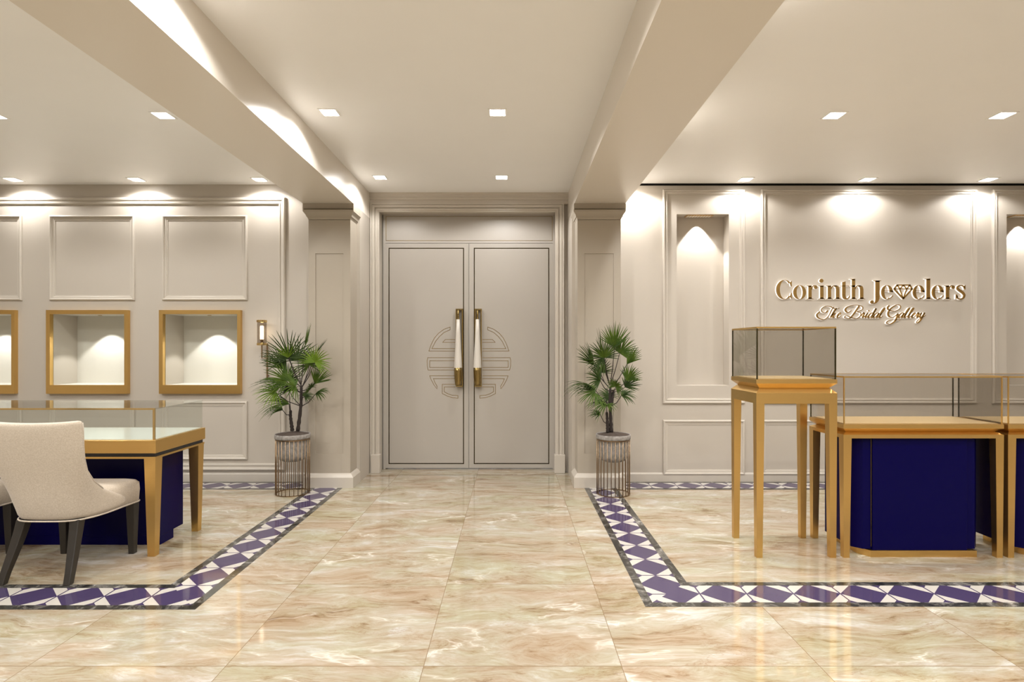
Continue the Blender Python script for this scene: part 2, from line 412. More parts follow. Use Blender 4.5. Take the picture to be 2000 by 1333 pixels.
# right wall
P_N = [(0, 0), (0, .016), (.007, .024), (.016, .024), (.022, .014), (.030, .012), (.032, .018), (.040, .018), (.044, .006), (.050, .006), (.052, 0)]
for a, b in ((1295, 1456), (1487, 1909.5), (1939.7, 2101), (2131.5, 2250)):
    moulding(wx(a), wx(b), wz(789), wz(370), prof=P_N, label='tall cream wall panel moulding on the right wall')
    moulding(wx(a+.5), wx(b-.5), wz(928.5), wz(821), prof=P_SM, label='low cream wall panel moulding on the right wall')
# baseboards
def base(name, x0, x1, y):
    m = MB(); m.loft([[(x, y, 0), (x, y-.012, 0), (x, y-.012, .075), (x, y-.005, .085), (x, y, .088)] for x in (x0, x1)])
    return struct(m.build(name, M['trim']))
base('baseboard_left', XMIN, -1.92, YW); base('baseboard_right', 1.035, XMAX, YW)

# crown above the door + casing
c = MB(); prof = [(YC+.08, 2.770), (YC+.035, 2.770), (YC+.035, 2.808), (YC+.022, 2.813), (YC+.022, 2.832), (YC+.010, 2.838), (YC+.010, 2.858), (YC, 2.864), (YC, ZCC), (YC+.08, ZCC)]
c.loft([[(x, y, z) for y, z in prof] for x in (XL0, XR0)]); tn[0] += 1
struct(c.build('trim_%d' % tn[0], M['trim']), 'stepped cream crown moulding above the door')
PC = [(0, 0), (0, .058), (.020, .058), (.024, .050), (.045, .050), (.048, .038), (.062, .036), (.066, .022), (.080, .020), (.084, .010), (.098, .008), (.100, 0)]
PCs = [(-d, h) for d, h in PC]
mb = MB(); sweep(mb, [(-1.375, 0), (-1.375, 2.69), (.441, 2.69), (.441, 0)], False, [(.005, 0), (.005, .022)]+[(.0, .024), (.006, .032), (.016, .032), (.018, .042), (.032, .042), (.036, .030), (.042, .030), (.046, .048), (.066, .050), (.068, .044), (.072, .044), (.074, .058), (.088, .058), (.088, 0)], YC+.08)
tn[0] += 1; struct(mb.build('trim_%d' % tn[0], M['trim']), 'stepped cream casing around the double door')
for x0, x1 in ((-1.452, -1.362), (.430, .54)):
    tn[0] += 1; struct(MB().box(x0, x1, YC+.008, YC+.08, 0, .19).build('trim_%d' % tn[0], M['trim'], bevel=.004), 'plinth block at the foot of the door casing')

# ---- doors
def dxp(px): return (px-CX)*YD/F
def dzp(py): return H-(py-CY)*YD/F
tr = MB()
for a, b, c_, d in ((748.5, 753, 418, 917), (1079.5, 1083, 418, 917), (753, 1079.5, 418, 422), (753, 1079.5, 471, 475.3)):
    tr.box(dxp(a), dxp(b), YD-.004, YD+.05, dzp(d), dzp(c_))
tn[0] += 1; struct(tr.build('trim_%d' % tn[0], M['door']), 'slim cream frame of the double door')
tp = MB().box(dxp(753), dxp(1079.5), YD, YD+.04, dzp(471), dzp(422)).build('transom_panel', M['door']); struct(tp, 'blank cream panel above the double door')
def lines(mb, pts, w, y0, y1, closed=False):
    """ribbon along xz polyline"""
    P = [Vector(p) for p in pts]; n = len(P); rings = []
    for i in range(n):
        a = (P[i]-P[i-1]).normalized() if (i > 0 or closed) else (P[1]-P[0]).normalized()
        b = (P[(i+1) % n]-P[i]).normalized() if (i < n-1 or closed) else a
        na = Vector((-a.y, a.x)); nb = Vector((-b.y, b.x)); m = (na+nb)/max(.35, 1+na.dot(nb))
        q0 = P[i]+m*w/2; q1 = P[i]-m*w/2
        rings.append([(q0.x, y0, q0.y), (q1.x, y0, q1.y), (q1.x, y1, q1.y), (q0.x, y1, q0.y)])
    if closed: rings.append(rings[0])
    mb.loft(rings, caps=not closed)
trb = MB(); lines(trb, [(dxp(754), dzp(470.3)), (dxp(1078.7), dzp(470.3)), (dxp(1078.7), dzp(423)), (dxp(754), dzp(423))], .004, YD-.0015, YD, True)
o = trb.build('inlay_line', M['dbrass']); o.parent = tp
# emblem traced as inlaid brass outline (left half, in its own grid), centre 608
EM = []
def arc(pts, n=6): return pts
EM.append(([(440,610),(112,610),(140,530),(180,450),(230,390),(300,340),(375,312),(375,346),(300,380),(245,428),(195,490),(150,580),(440,580)], False))
EM.append(([(440,468),(315,468),(283,502),(440,502)], False))
EM.append(([(440,692),(97,692),(90,730),(91,790),(102,845),(440,845)], False))
EM.append(([(440,730),(122,730),(122,813),(440,813)], False))
EM.append(([(440,917),(122,917),(140,965),(175,1030),(213,1080),(213,1045),(188,1002),(168,953),(440,953)], False))
EM.append(([(440,1022),(278,1022),(278,1137),(340,1168),(400,1188),(472,1195),(472,1162),(400,1158),(350,1142),(303,1115),(303,1055),(440,1055)], False))
def leaf(side):
    s = -1 if side == 'left' else 1
    xm = 915.8
    xin, xout = (915.4, 750.8) if s < 0 else (916.2, 1081.2)
    a, b = sorted((dxp(xin), dxp(xout)))
    root = MB().box(a, b, YD, YD+.045, .012, dzp(475.8)).build('door_1' if s < 0 else 'door_2', M['door'], bevel=.002)
    struct(root, '%s leaf of the cream double door with gold inlay' % side)
    i0, i1 = ((759.9, 905.3) if s < 0 else (926.3, 1071.8))
    q = MB(); lines(q, [(dxp(i0), dzp(906)), (dxp(i1), dzp(906)), (dxp(i1), dzp(485.3)), (dxp(i0), dzp(485.3))], .0095, YD-.0012, YD+.002, True)
    o = q.build('inlay_line', M['inlay']); o.parent = root
    def ex(x): 
        px = 820+x/6.347
        if s > 0: px = 2*xm-px
        return dxp(px)
    def ez(y): return dzp(590+y/6.347)
    q = MB()
    for pts, cl in EM: lines(q, [(ex(x), ez(y)) for x, y in pts], .0048, YD-.001, YD+.002, cl)
    o = q.build('door_emblem', M['dbrass']); o.parent = root; o['label'] = 'half of a round fretwork emblem in thin brass lines'
    # pull handle
    hz = lambda py: H-(py-CY)*5.97/F
    hx = lambda px: (px-CX)*5.97/F
    if s < 0: f0, f1, xc = hx(890), hx(903.8), hx(895.2)
    else: f0, f1, xc = hx(927), hx(940.6), hx(932.8)
    z0, z1 = hz(756), hz(603.4)
    q = MB()
    for bx in ((f0, f0+.010, z0, z1), (f1-.010, f1, z0, z1), (f0+.01, f1-.01, z1-.012, z1), (f0+.01, f1-.01, z0, z0+.012)):
        q.box(bx[0], bx[1], 5.975, YD, bx[2], bx[3])
    hd = q.build('handle', M['dbrass']); hd.parent = root
    q = MB(); rg = hz(624); 
    q.lathe([(.010, hz(624)), (.010, z1-.006)], xc, 5.955, 16); q.tube([(xc, 5.955, hz(614)), (xc, 5.99, hz(614))], .008, 10)
    o = q.build('stem', M['dbrass'], smooth=True); o.parent = hd
    q = MB(); q.lathe([(.017, hz(624.5)), (.024, hz(650)), (.031, hz(680)), (.038, hz(705)), (.041, hz(718)), (.041, hz(718.5))], xc, 5.945, 48, flute=.02, fn=12)
    o = q.build('grip', M['grip'], smooth=True); o.parent = hd
    q = MB(); q.lathe([(.040, hz(717.8)), (.0415, hz(724)), (.039, hz(738)), (.032, hz(750)), (.028, hz(752.5))], xc, 5.945, 48, flute=.03, fn=12)
    o = q.build('ferrule', M['dbrass'], smooth=True); o.parent = hd
    return root
leaf('left'); leaf('right')

# ------------------------------------------------------------------ floor border inlay
def border_strip(p, q, width, dark, period, name, label, mitre=(0, 0), phase=0.0, z=.0012):
    """from centre-line point p to q"""
    p = Vector(p); q = Vector(q); d = (q-p).normalized(); n = Vector((-d.y, d.x)); h = width/2
    root = None
    def strip(a, b, mat, nm, uv=False):
        m0, m1 = mitre
        pa = p+n*a+d*(a*m0); pb = p+n*b+d*(b*m0); qa = q+n*a+d*(a*m1); qb = q+n*b+d*(b*m1)
        m = MB(); vs = []
        for zz in (z, -.004): vs += [(pa.x, pa.y, zz), (pb.x, pb.y, zz), (qb.x, qb.y, zz), (qa.x, qa.y, zz)]
        m.add(vs, [(0,1,2,3),(4,7,6,5),(0,4,5,1),(1,5,6,2),(2,6,7,3),(3,7,4,0)])
        if uv:
            hw = b
            m.uv = []
            for (x, y, _) in vs:
                r = Vector((x, y))-p; m.uv.append((r.dot(d)/period+phase, r.dot(n)/hw))
        return m.build(nm, mat)
    o = strip(-h+dark, h-dark, M['pattern'], name, True); struct(o, label)
    for a, b in ((-h, -h+dark), (h-dark, h)):
        c = strip(a, b, M['dmarble'], 'marble_edge'); c.parent = o
        c['label'] = 'dark grey marble edge strip'
bw = .295; bd = .046; per = .245
# right: depth branch x .66-.955, front branch y 2.826-3.118, back branch 5.162-5.458
xr = .660+bw/2; yf = 2.826+bw/2; yb = 5.163+bw/2
tn[0] += 1; border_strip((xr, yf), (xr, 5.22), bw, bd, per, 'trim_%d' % tn[0], 'purple and white inlaid floor border running back right of the aisle', mitre=(-1, 0), phase=.02)
tn[0] += 1; border_strip((xr, yf), (XMAX, yf), bw, bd, per, 'trim_%d' % tn[0], 'purple and white inlaid floor border along the front of the right showroom', mitre=(1, 0), phase=.30)
tn[0] += 1; border_strip((1.04, yb), (XMAX, yb), bw, bd, per, 'trim_%d' % tn[0], 'purple and white inlaid floor border at the foot of the right wall')
xl = -1.560-bw/2; yfl = 2.795+bw/2
tn[0] += 1; border_strip((xl, yfl), (xl, 5.22), bw, bd, per, 'trim_%d' % tn[0], 'purple and white inlaid floor border running back left of the aisle', mitre=(1, 0), phase=.45)
tn[0] += 1; border_strip((xl, yfl), (XMIN, yfl), bw, bd, per, 'trim_%d' % tn[0], 'purple and white inlaid floor border along the front of the left showroom', mitre=(-1, 0), phase=.35)
tn[0] += 1; border_strip((-1.93, yb), (XMIN, yb), bw, bd, per, 'trim_%d' % tn[0], 'purple and white inlaid floor border at the foot of the left wall')

# ------------------------------------------------------------------ ceiling lights
def spot(parent, x, y, z, power, ang, blend, rad=.03, col=(1, .982, .958), name='spot_lamp', rot=(0, 0, 0)):
    l = bpy.data.lights.new(name, 'SPOT'); l.energy = power; l.spot_size = math.radians(ang); l.spot_blend = blend; l.shadow_soft_size = rad; l.color = col
    o = bpy.data.objects.new(name, l); COL.objects.link(o); o.rotation_euler = rot
    if parent: o.parent = parent; o.location = Vector((x, y, z))-parent.location
    else: o.location = (x, y, z)
    return o
P_SPOT, P_WIDE_SPOT = 5, 33
def downlight(x, y, zc, label, group, lights=True, dim=1):
    t = thing('ceiling_downlight', (x, y, zc), label, 'ceiling light', group)
    s = .062
    m = MB()
    for a in (-1, 1):
        m.box(x+a*s-(.011 if a > 0 else 0), x+a*s+(.011 if a < 0 else 0), y-s, y+s, zc-.005, zc+.001)
        m.box(x-s+.011, x+s-.011, y+a*s-(.011 if a > 0 else 0), y+a*s+(.011 if a < 0 else 0), zc-.005, zc+.001)
    m.build('trim_frame', M['ceil'], t)
    MB().box(x-s+.0105, x+s-.0105, y-s+.0105, y+s-.0105, zc-.002, zc+.001).build('diffuser', M['panel'], t)
    if lights:
        spot(t, x, y, zc-.02, P_SPOT*dim, 68, .45)
        spot(t, x, y, zc-.02, P_WIDE_SPOT*dim, 152, .3)
    return t
XA = [-4.655, -3.508, -2.359]; XB = [-1.236, -.101]; XC = [1.11, 2.172, 3.308, 4.437]
names = {
 -4.655: 'leftmost', -3.508: 'second from the left', -2.359: 'first one left of the left beam',
 -1.236: 'left of the aisle pair', -.101: 'right of the aisle pair',
 2.172: 'first one right of the right beam', 3.308: 'second one right of the right beam', 4.437: 'rightmost'}
for Y, row in ((5.304, 'back'), (3.841, 'front')):
    for X in XA+XB+XC:
        zc = ZCC if X in XB else ZC
        if X == 1.11: lab = 'square ceiling downlight tucked behind the right beam, %s row' % row; grp = 'ceiling downlights out of view'
        elif Y < 4 and X in (-4.655, 4.437): lab = 'square ceiling downlight outside the frame, %s row' % row; grp = 'ceiling downlights out of view'
        else:
            where = names[X]
            if Y < 4 and X == -3.508: where = 'cut by the left edge of the photo'
            if Y < 4 and X == 3.308: where = 'rightmost'
            lab = 'square downlight, row %s, %s' % ('by the wall' if row == 'back' else 'nearer the viewer', where); grp = 'square ceiling downlights'
        downlight(X, Y, zc, lab, grp, dim=(.5 if X == -2.359 else .55) if (Y > 4 and X not in XB and X != 1.11) else ((.65 if Y > 4 else .8) if X == -1.236 else 1.15))
for Y in (2.378, .915, -.55, -2.0):
    for X in XA+XB+XC:
        downlight(X, Y, ZCC if X in XB else ZC, 'square ceiling downlight above or behind the viewer', 'ceiling downlights out of view')

# ------------------------------------------------------------------ left wall vitrines
vpos = ['the one nearest the column', 'middle of the three in view', 'cut by the photo edge', 'beyond the photo edge']
for k, (x0, x1) in enumerate(VX):
    yf_ = YW-.042; z0, z1 = H-(769.7-CY)*yf_/F, H-(606-CY)*yf_/F
    oz0, oz1 = H-(752.7-CY)*yf_/F, H-(613.8-CY)*yf_/F
    ox0, ox1 = x0+.037, x1-.03
    t = thing('wall_vitrine', ((x0+x1)/2, YW, z0), 'lit gold framed vitrine in the left wall, %s' % vpos[k], 'display case', 'gold framed wall vitrines')
    m = MB(); yb_ = YW-.0005
    m.box(x0, ox0, yf_, yb_, z0, z1); m.box(ox1, x1, yf_, yb_, z0, z1); m.box(ox0, ox1, yf_, yb_, z0, oz0); m.box(ox0, ox1, yf_, yb_, oz1, z1)
    m.build('frame', M['gold'], t)
    # liner box (open front)
    a, b, c_, d, dp = ox0-.0, ox1+.0, oz0-.0, oz1+.0, .30
    l = MB(); yl = YW+dp; th = .006
    l.box(a-th, b+th, yl, yl+th, c_-th, d+th); l.box(a-th, a, YW+.0005, yl, c_-th, d+th); l.box(b, b+th, YW+.0005, yl, c_-th, d+th)
    l.box(a, b, YW+.0005, yl, c_-th, c_); l.box(a, b, YW+.0005, yl, d, d+th)
    for v in range(len(l.v)):
        pass
    l.build('liner', M['liner'], t)
    MB().box(a+.0005, b-.0005, yf_+.022, yf_+.026, c_+.0005, d-.0005).build('glass_pane', M['glass'], t)
    xc = (a+b)/2
    q = MB(); q.lathe([(.018, d-.006), (.018, d-.0005)], xc, YW+.13, 24); q.build('spot_fitting', M['brass'], t)
    spot(t, xc, YW+.13, d-.012, 17, 88, .22, .012, (1, .98, .95))

# niche downlights in the right wall
for k, (a, b) in enumerate(NX):
    xc = (a+b)/2-.015; zt = 2.574
    t = thing('niche_light', (xc, YW+.07, zt), ['striped slot light in the top of the tall niche left of the sign', 'striped slot light in the top of the niche at the right edge'][k], 'niche light', 'niche slot lights')
    m = MB().box(xc-.13, xc+.13, YW+.03, YW+.115, zt-.006, zt-.0005); m.build('housing', M['gold'], t)
    m = MB()
    for j in range(9): m.box(xc-.115+j*.0265, xc-.115+j*.0265+.013, YW+.038, YW+.107, zt-.008, zt-.006)
    m.build('louvre', M['white'], t)
    spot(t, xc, YW+.075, zt-.02, 34, 80, .25, .01, (1, .98, .95))

# ------------------------------------------------------------------ wall sconce
sy = 5.39
sxp = lambda px: (px-CX)*sy/F
szp = lambda py: H-(py-CY)*sy/F
sc = thing('wall_sconce', (sxp(513), sy, szp(743)), 'slim brass wall sconce with a lit glass cylinder beside the left palm', 'wall light')
xs_ = sxp(511.5)
m = MB(); m.lathe([(.043, szp(675)), (.046, szp(674)), (.046, szp(671)), (.040, szp(670)), (.040, szp(675))], xs_, sy, 32)
m.build('base_ring', M['brass'], sc)
m = MB(); m.lathe([(.040, szp(630.5)), (.046, szp(630)), (.046, szp(626)), (.043, szp(625.5))], xs_, sy, 32, flute=.03, fn=10)
m.build('cap_ring', M['brass'], sc, smooth=False)
m = MB(); r = .042; n = 32; zz0, zz1 = szp(671), szp(630)
m.loft([[(xs_+r*math.cos(2*math.pi*k/n), sy+r*math.sin(2*math.pi*k/n), z) for k in range(n)] for z in (zz0, zz1)], caps=False)
m.build('glass_cylinder', M['lampglass'], sc, smooth=True)
m = MB(); m.lathe([(.015, szp(663)), (.0155, szp(662)), (.0155, szp(638)), (.013, szp(637))], xs_, sy, 20); m.build('tube_bulb', M['bulb'], sc, smooth=True)
m = MB(); m.lathe([(.012, szp(675)), (.012, szp(663))], xs_, sy, 16)
xr_ = sxp(517.5); ym = YW-.03
m.tube([(xs_, sy, szp(674)), (xs_, sy, szp(700)), (xr_, sy+.02, szp(700)), (xr_, ym, szp(700))], .006, 8)
m.tube([(xr_, ym, szp(671)), (xr_, ym, szp(744))], .0085, 10); m.tube([(xr_, ym, szp(690)), (xr_, YW, szp(690))], .007, 8); m.tube([(xr_, ym, szp(735)), (xr_, YW, szp(735))], .007, 8)
m.build('arm', M['bronze'], sc)
pl = bpy.data.lights.new('tube_light', 'POINT'); pl.energy = 1.2; pl.color = (1, .82, .6); pl.shadow_soft_size = .012
po = bpy.data.objects.new('tube_light', pl); COL.objects.link(po); po.parent = sc; po.location = Vector((xs_+.0, sy, szp(650)))-sc.location

# ------------------------------------------------------------------ showcases (right)
def glass_box(t, x0, x1, y0, y1, z0, z1, rod, mat_glass, rodmat, rodfront=1, full=True):
    e = .0025; m = MB()
    m.box(x0+e, x1-e, y0+e, y0+e+.005, z0, z1-rod*.5); m.build('glass_front', mat_glass, t)
    MB().box(x0+e, x1-e, y1-e-.005, y1-e, z0, z1-rod*.5).build('glass_back', mat_glass, t)
    MB().box(x0+e, x0+e+.005, y0+e+.005, y1-e-.005, z0, z1-rod*.5).build('glass_side', mat_glass, t)
    MB().box(x1-e-.005, x1-e, y0+e+.005, y1-e-.005, z0, z1-rod*.5).build('glass_side', mat_glass, t)
    MB().box(x0+e+.005, x1-e-.005, y0+e+.005, y1-e-.005, z1-rod*.5-.002, z1-.001).build('glass_top', mat_glass, t)
    r = rod; m = MB()
    if full:
        for x in (x0, x1-r):
            for y in (y0, y1-r):
                dark = (rodfront == 0) or y > y0; q = r*.7
                MB().box(x if x == x0 else x1-q, x+q if x == x0 else x1, y if y == y0 else y1-q, y+q if y == y0 else y1, z0, z1-r).build('corner_post', M['post'] if dark else rodmat, t)
        for y in (y0, y1-r): m.box(x0, x1, y, y+r, z1-r, z1)
        for x in (x0, x1-r): m.box(x, x+r, y0+r, y1-r, z1-r, z1)
    m.build('gold_frame', rodmat, t)

def showcase(x0, x1, y0, y1, zs, gz, rod, label, group=None, cabinet=None, legw=.05, gmat='smoke'):
    """zs = (apron bottom, apron top, waist, chamfer top, deck)"""
    t = thing('glass_showcase', ((x0+x1)/2, (y0+y1)/2, 0), label, 'display case', group)
    ab, at_, wa, ch, dk = zs; ins = .033
    m = MB(); m.rect_loft([(wa-.002, x0+ins, x1-ins, y0+ins, y1-ins), (ch, x0, x1, y0, y1), (dk, x0, x1, y0, y1)])
    m.build('platform', M['gold'], t)
    m = MB()
    m.rect_loft([(ab, x0, x1, y0, y1), (at_, x0, x1, y0, y1), (wa, x0+ins, x1-ins, y0+ins, y1-ins)]); m.build('apron', M['gold'], t)
    MB().box(x0+.02, x1-.02, y0+.02, y1-.02, dk, dk+.004).build('deck', M['golddeck'], t)
    for sx in (0, 1):
        for sy_ in (0, 1):
            X = x0 if sx == 0 else x1; Y = y0 if sy_ == 0 else y1; dx = 1 if sx == 0 else -1; dy = 1 if sy_ == 0 else -1
            w0 = legw; w1 = legw*.72; of = .004
            def sec(z, w, o):
                a, b = sorted((X+dx*o, X+dx*(o+w))); c, d = sorted((Y+dy*o, Y+dy*(o+w))); return (z, a, b, c, d)
            MB().rect_loft([sec(0, w1, of), sec(ab, w0, 0)]).build('leg', M['gold'], t)
    if cabinet:
        cx0, cx1 = cabinet; ya, yb2 = y0+.035, y1-.025
        ch_ = .045
        # body: octagonal-ish with chamfered front corners
        pl_ = [(cx0, ya+ch_), (cx0+ch_, ya), (cx1-ch_, ya), (cx1, ya+ch_), (cx1, yb2), (cx0, yb2)]
        m = MB(); m.loft([[(x, y, z) for x, y in pl_] for z in (.045, ab-.002)]); m.build('cabinet', M['blue'], t)
        m = MB(); m.box(cx0+.10, cx1-.10, ya-.012, ya, .040, ab-.002); m.build('door_panel', M['blue'], t, bevel=.002)
        m = MB(); m.box(cx0+.094, cx0+.0985, ya-.004, ya, .06, ab-.01); m.build('trim_line', M['dbrass'], t)
        pl2 = [(cx0+.04, ya+.05), (cx0+.085, ya-.018), (cx1-.045, ya-.018), (cx1-.045, yb2-.03), (cx0+.04, yb2-.03)]
        m = MB(); m.loft([[(x, y, z) for x, y in pl2] for z in (0, .040)]); m.build('plinth', M['gold'], t)
    glass_box(t, x0+.004, x1-.004, y0+.004, y1-.004, dk, gz, rod, M[gmat], M['gold'], 0 if gmat == 'smoke' else 1)
    return t
showcase(1.492, 1.987, 3.48, 3.882, (.945, 1.010, 1.042, 1.069, 1.094), 1.417, .010, 'tall narrow gold showcase on four long legs with a smoked glass box', legw=.050)
ZS2 = (.733, .755, .772, .793, .818)
showcase(2.025, 3.007, 3.48, 3.882, ZS2, 1.113, .009, 'low gold showcase over a royal blue cabinet, beside the tall one', 'low gold and blue showcases', cabinet=(2.118, 2.90), legw=.050, gmat='caseglass')
showcase(3.032, 4.014, 3.48, 3.882, ZS2, 1.113, .009, 'low gold showcase cut by the right edge of the photo', 'low gold and blue showcases', cabinet=(3.125, 3.907), legw=.050, gmat='caseglass')

# ------------------------------------------------------------------ desk showcase (left)
x0, x1, y0, y1 = -4.55, -2.187, 3.485, 4.05
t = thing('desk_showcase', ((x0+x1)/2, (y0+y1)/2, 0), 'long gold edged desk showcase with low glass box and blue base', 'display case')
MB().box(x0, x1, y0, y1, .640, .720).build('table_top', M['gold'], t, bevel=.002)
MB().box(x0+.012, x1-.012, y0+.012, y1-.012, .618, .640).build('black_band', M['bluestrip'], t)  # inset strip of black lacquer under the table top
MB().box(x0+.004, x1-.004, y0+.004, y1-.004, .606, .618).build('apron', M['gold'], t)
MB().box(x0+.022, x1-.022, y0+.022, y1-.022, .720, .7235).build('deck', M['deck'], t)
for X, dx in ((x1-.006, -1), (x0+.006, 1)):
    for Y, dy in ((y0+.008, 1), (y1-.008, -1)):
        def sec(z, w, o):
            a, b = sorted((X+dx*o, X+dx*(o+w))); c, d = sorted((Y+dy*o, Y+dy*(o+w))); return (z, a, b, c, d)
        MB().rect_loft([sec(0, .044, .012), sec(.606, .070, 0)]).build('leg', M['gold'], t)
MB().box(x0+.16, -2.300, 3.715, 3.972, .058, .606).build('cabinet', M['blue'], t, bevel=.002)
MB().box(x0+.20, -2.302, 3.716, 3.862, 0, .058).build('plinth', M['blue'], t)
gx0, gx1, gy0, gy1, gz0, gz1 = x0+.02, -2.203, y0+.02, y1-.0, .7235, .915
e = .006
MB().box(gx0, gx1-.008, gy0, gy0+e, gz0, gz1-e).build('glass_front', M['glass'], t)
MB().box(gx0, gx1-.008, gy1-e, gy1, gz0-.003, gz1-e).build('glass_back', M['glass'], t)
MB().box(gx1-e, gx1, gy0+.008, gy1-e, gz0-.003, gz1-e).build('glass_side', M['glass'], t)
MB().box(gx0, gx0+e, gy0+e, gy1-e, gz0, gz1-e).build('glass_side', M['glass'], t)
MB().box(gx0, gx1, gy0+.006, gy1, gz1-e, gz1).build('glass_top', M['glass'], t)
m = MB().box(gx1-.012, gx1, gy0-.004, gy0+.006, .720, gz1+.001); m.box(gx0, gx1-.012, gy0-.004, gy0+.005, gz1-.010, gz1+.001)
m.build('brass_edge', M['brass'], t)

# ------------------------------------------------------------------ chairs
def make_chair(cx, label):
    t = thing('upholstered_chair', (cx, 3.35, 0), label, 'chair', 'upholstered chairs at the desk')
    tab = [(.325, .236, 3.145, 3.50), (.38, .240, 3.132, 3.50), (.43, .241, 3.120, 3.385), (.48, .242, 3.110, 3.275), (.54, .244, 3.098, 3.200), (.61, .246, 3.080, 3.148), (.68, .254, 3.062, 3.118), (.75, .262, 3.045, 3.100), (.82, .268, 3.030, 3.090), (.872, .270, 3.020, 3.082), (.884, .266, 3.026, 3.078)]
    U = 24; outer = []; inner = []
    for z, w, yb_, yf_ in tab:
        ro = []; ri = []; D = yf_-yb_
        for i in range(U+1):
            th = (i/U*2-1)*math.pi/2
            sx = math.copysign(abs(math.sin(th))**(.52 if z < .44 else .60 if z < .6 else .70), th); cy_ = max(0, math.cos(th))**(.62 if z < .44 else .78)
            zz = z + (.010*(abs(sx)**2) if z > .8 else 0)
            ro.append((cx+w*sx, yf_-D*cy_, zz)); k = .048
            ri.append((cx+(w-k)*sx, yf_-(max(D-k, .006))*cy_, zz))
        outer.append(ro); inner.append(ri)
    m = MB(); n = U+1; K = len(tab)
    vs = [p for r in outer for p in r]+[p for r in inner for p in r]; o_ = K*n; fs = []
    for k in range(K-1):
        for i in range(U):
            a = k*n+i; fs.append((a, a+1, a+1+n, a+n)); a += o_; fs.append((a+n, a+1+n, a+1, a))
        for i in (0, U):
            a = k*n+i; fs.append((a, a+n, a+n+o_, a+o_))
    for i in range(U):
        a = i; fs.append((a+o_, a+1+o_, a+1, a)); a = (K-1)*n+i; fs.append((a, a+1, a+1+o_, a+o_))
    m.add(vs, fs); b = m.build('backrest', M['fabric'], t, smooth=True, subsurf=1)
    # piping along the lower and wing edge
    m = MB(); m.tube([(p[0], p[1]-.001, .326) for p in outer[0]], .0045, 6)
    m.tube([(outer[k][U][0]-.002, outer[k][U][1]-.006, outer[k][U][2]) for k in range(3, K-1)], .003, 6)
    m.tube([(outer[k][0][0]+.002, outer[k][0][1]-.006, outer[k][0][2]) for k in range(3, K-1)], .003, 6)
    m.build('piping', M['fabric'], t, smooth=True)
    # seat
    m = MB(); secs = []
    def ring(z, w0, w1, ya, yb_, r=.05):
        pts = []
        for (sx, sy_, a0) in ((1, -1, -90), (1, 1, 0), (-1, 1, 90), (-1, -1, 180)):
            w = w0 if sy_ < 0 else w1
            c0 = (cx+sx*(w-r), (ya+r) if sy_ < 0 else (yb_-r))
            for j in range(7):
                a = math.radians(a0+j*15); pts.append((c0[0]+r*math.cos(a), c0[1]+r*math.sin(a), z))
        return pts
    for z, i in ((.322, .006), (.326, .0), (.40, -.004), (.44, -.002), (.456, .010), (.465, .035), (.469, .08)):
        secs.append(ring(z, .196-i, .243-i, 3.215+i, 3.615-i, .055))
    m.loft(secs); m.build('seat', M['fabric'], t, smooth=True)
    m = MB(); m.tube([(p[0], p[1], .325) for p in ring(.325, .226, .244, 3.3, 3.616)][6:16], .0045, 6); m.build('piping', M['fabric'], t, smooth=True)
    for s in (-1, 1):
        rings = []
        for z, y, w, xo in ((0, 3.088, .018, .180), (.06, 3.108, .019, .176), (.13, 3.134, .021, .168), (.20, 3.158, .023, .160), (.27, 3.180, .025, .153), (.328, 3.196, .027, .148)):
            X = cx+s*xo; rings.append([(X-w, y-w, z), (X+w, y-w, z), (X+w, y+w, z), (X-w, y+w, z)])
        m = MB(); m.loft(rings); m.build('leg', M['leg'], t, bevel=.004)
        X = cx+s*.212
        m = MB(); m.rect_loft([(0, X-.017, X+.017, 3.548, 3.582), (.335, X-.027, X+.027, 3.535, 3.589)]); m.build('leg', M['leg'], t, bevel=.003)
    return t
make_chair(-2.592, 'beige upholstered chair with its curved back in view at the desk showcase')
make_chair(-3.358, 'beige upholstered chair mostly outside the left edge, only a seat corner showing')

# ------------------------------------------------------------------ palms
def fan(mb, hub, D, Nn, R, spread=150, n=15, droop=.35, wid=.011, rnd=None):
    D = Vector(D).normalized(); Nn = Vector(Nn); Nn = (Nn-D*Nn.dot(D)).normalized(); S = D.cross(Nn).normalized(); hub = Vector(hub)
    for i in range(n):
        f = (i/(n-1)*2-1); a = math.radians(f*spread/2+rnd.uniform(-3, 3))
        d = (D*math.cos(a)+S*math.sin(a)+Nn*(.10+.12*(1-abs(f)))).normalized()
        ln = R*(1-.28*abs(f)**2)*rnd.uniform(.88, 1.06); dr = droop*rnd.uniform(.7, 1.3)
        side = d.cross(Nn).normalized(); K = 7; pts = []
        for k in range(K+1):
            u = k/K; p = hub+d*ln*u; p.z -= dr*ln*u**2.4
            tangent = d
            w = wid*(math.sin(math.pi*min(1, u*.85+.12))**.8)*(1-.25*u) if k < K else .0004
            w = max(w, .0006)
            fold = Nn*w*.55
            pts.append((p-side*w+fold, p, p+side*w+fold))
        base_i = len(mb.v); vs = [q for t3 in pts for q in t3]; fs = []
        for k in range(K):
            a_ = k*3; fs += [(a_, a_+1, a_+4, a_+3), (a_+1, a_+2, a_+5, a_+4)]
        mb.add(vs, fs)
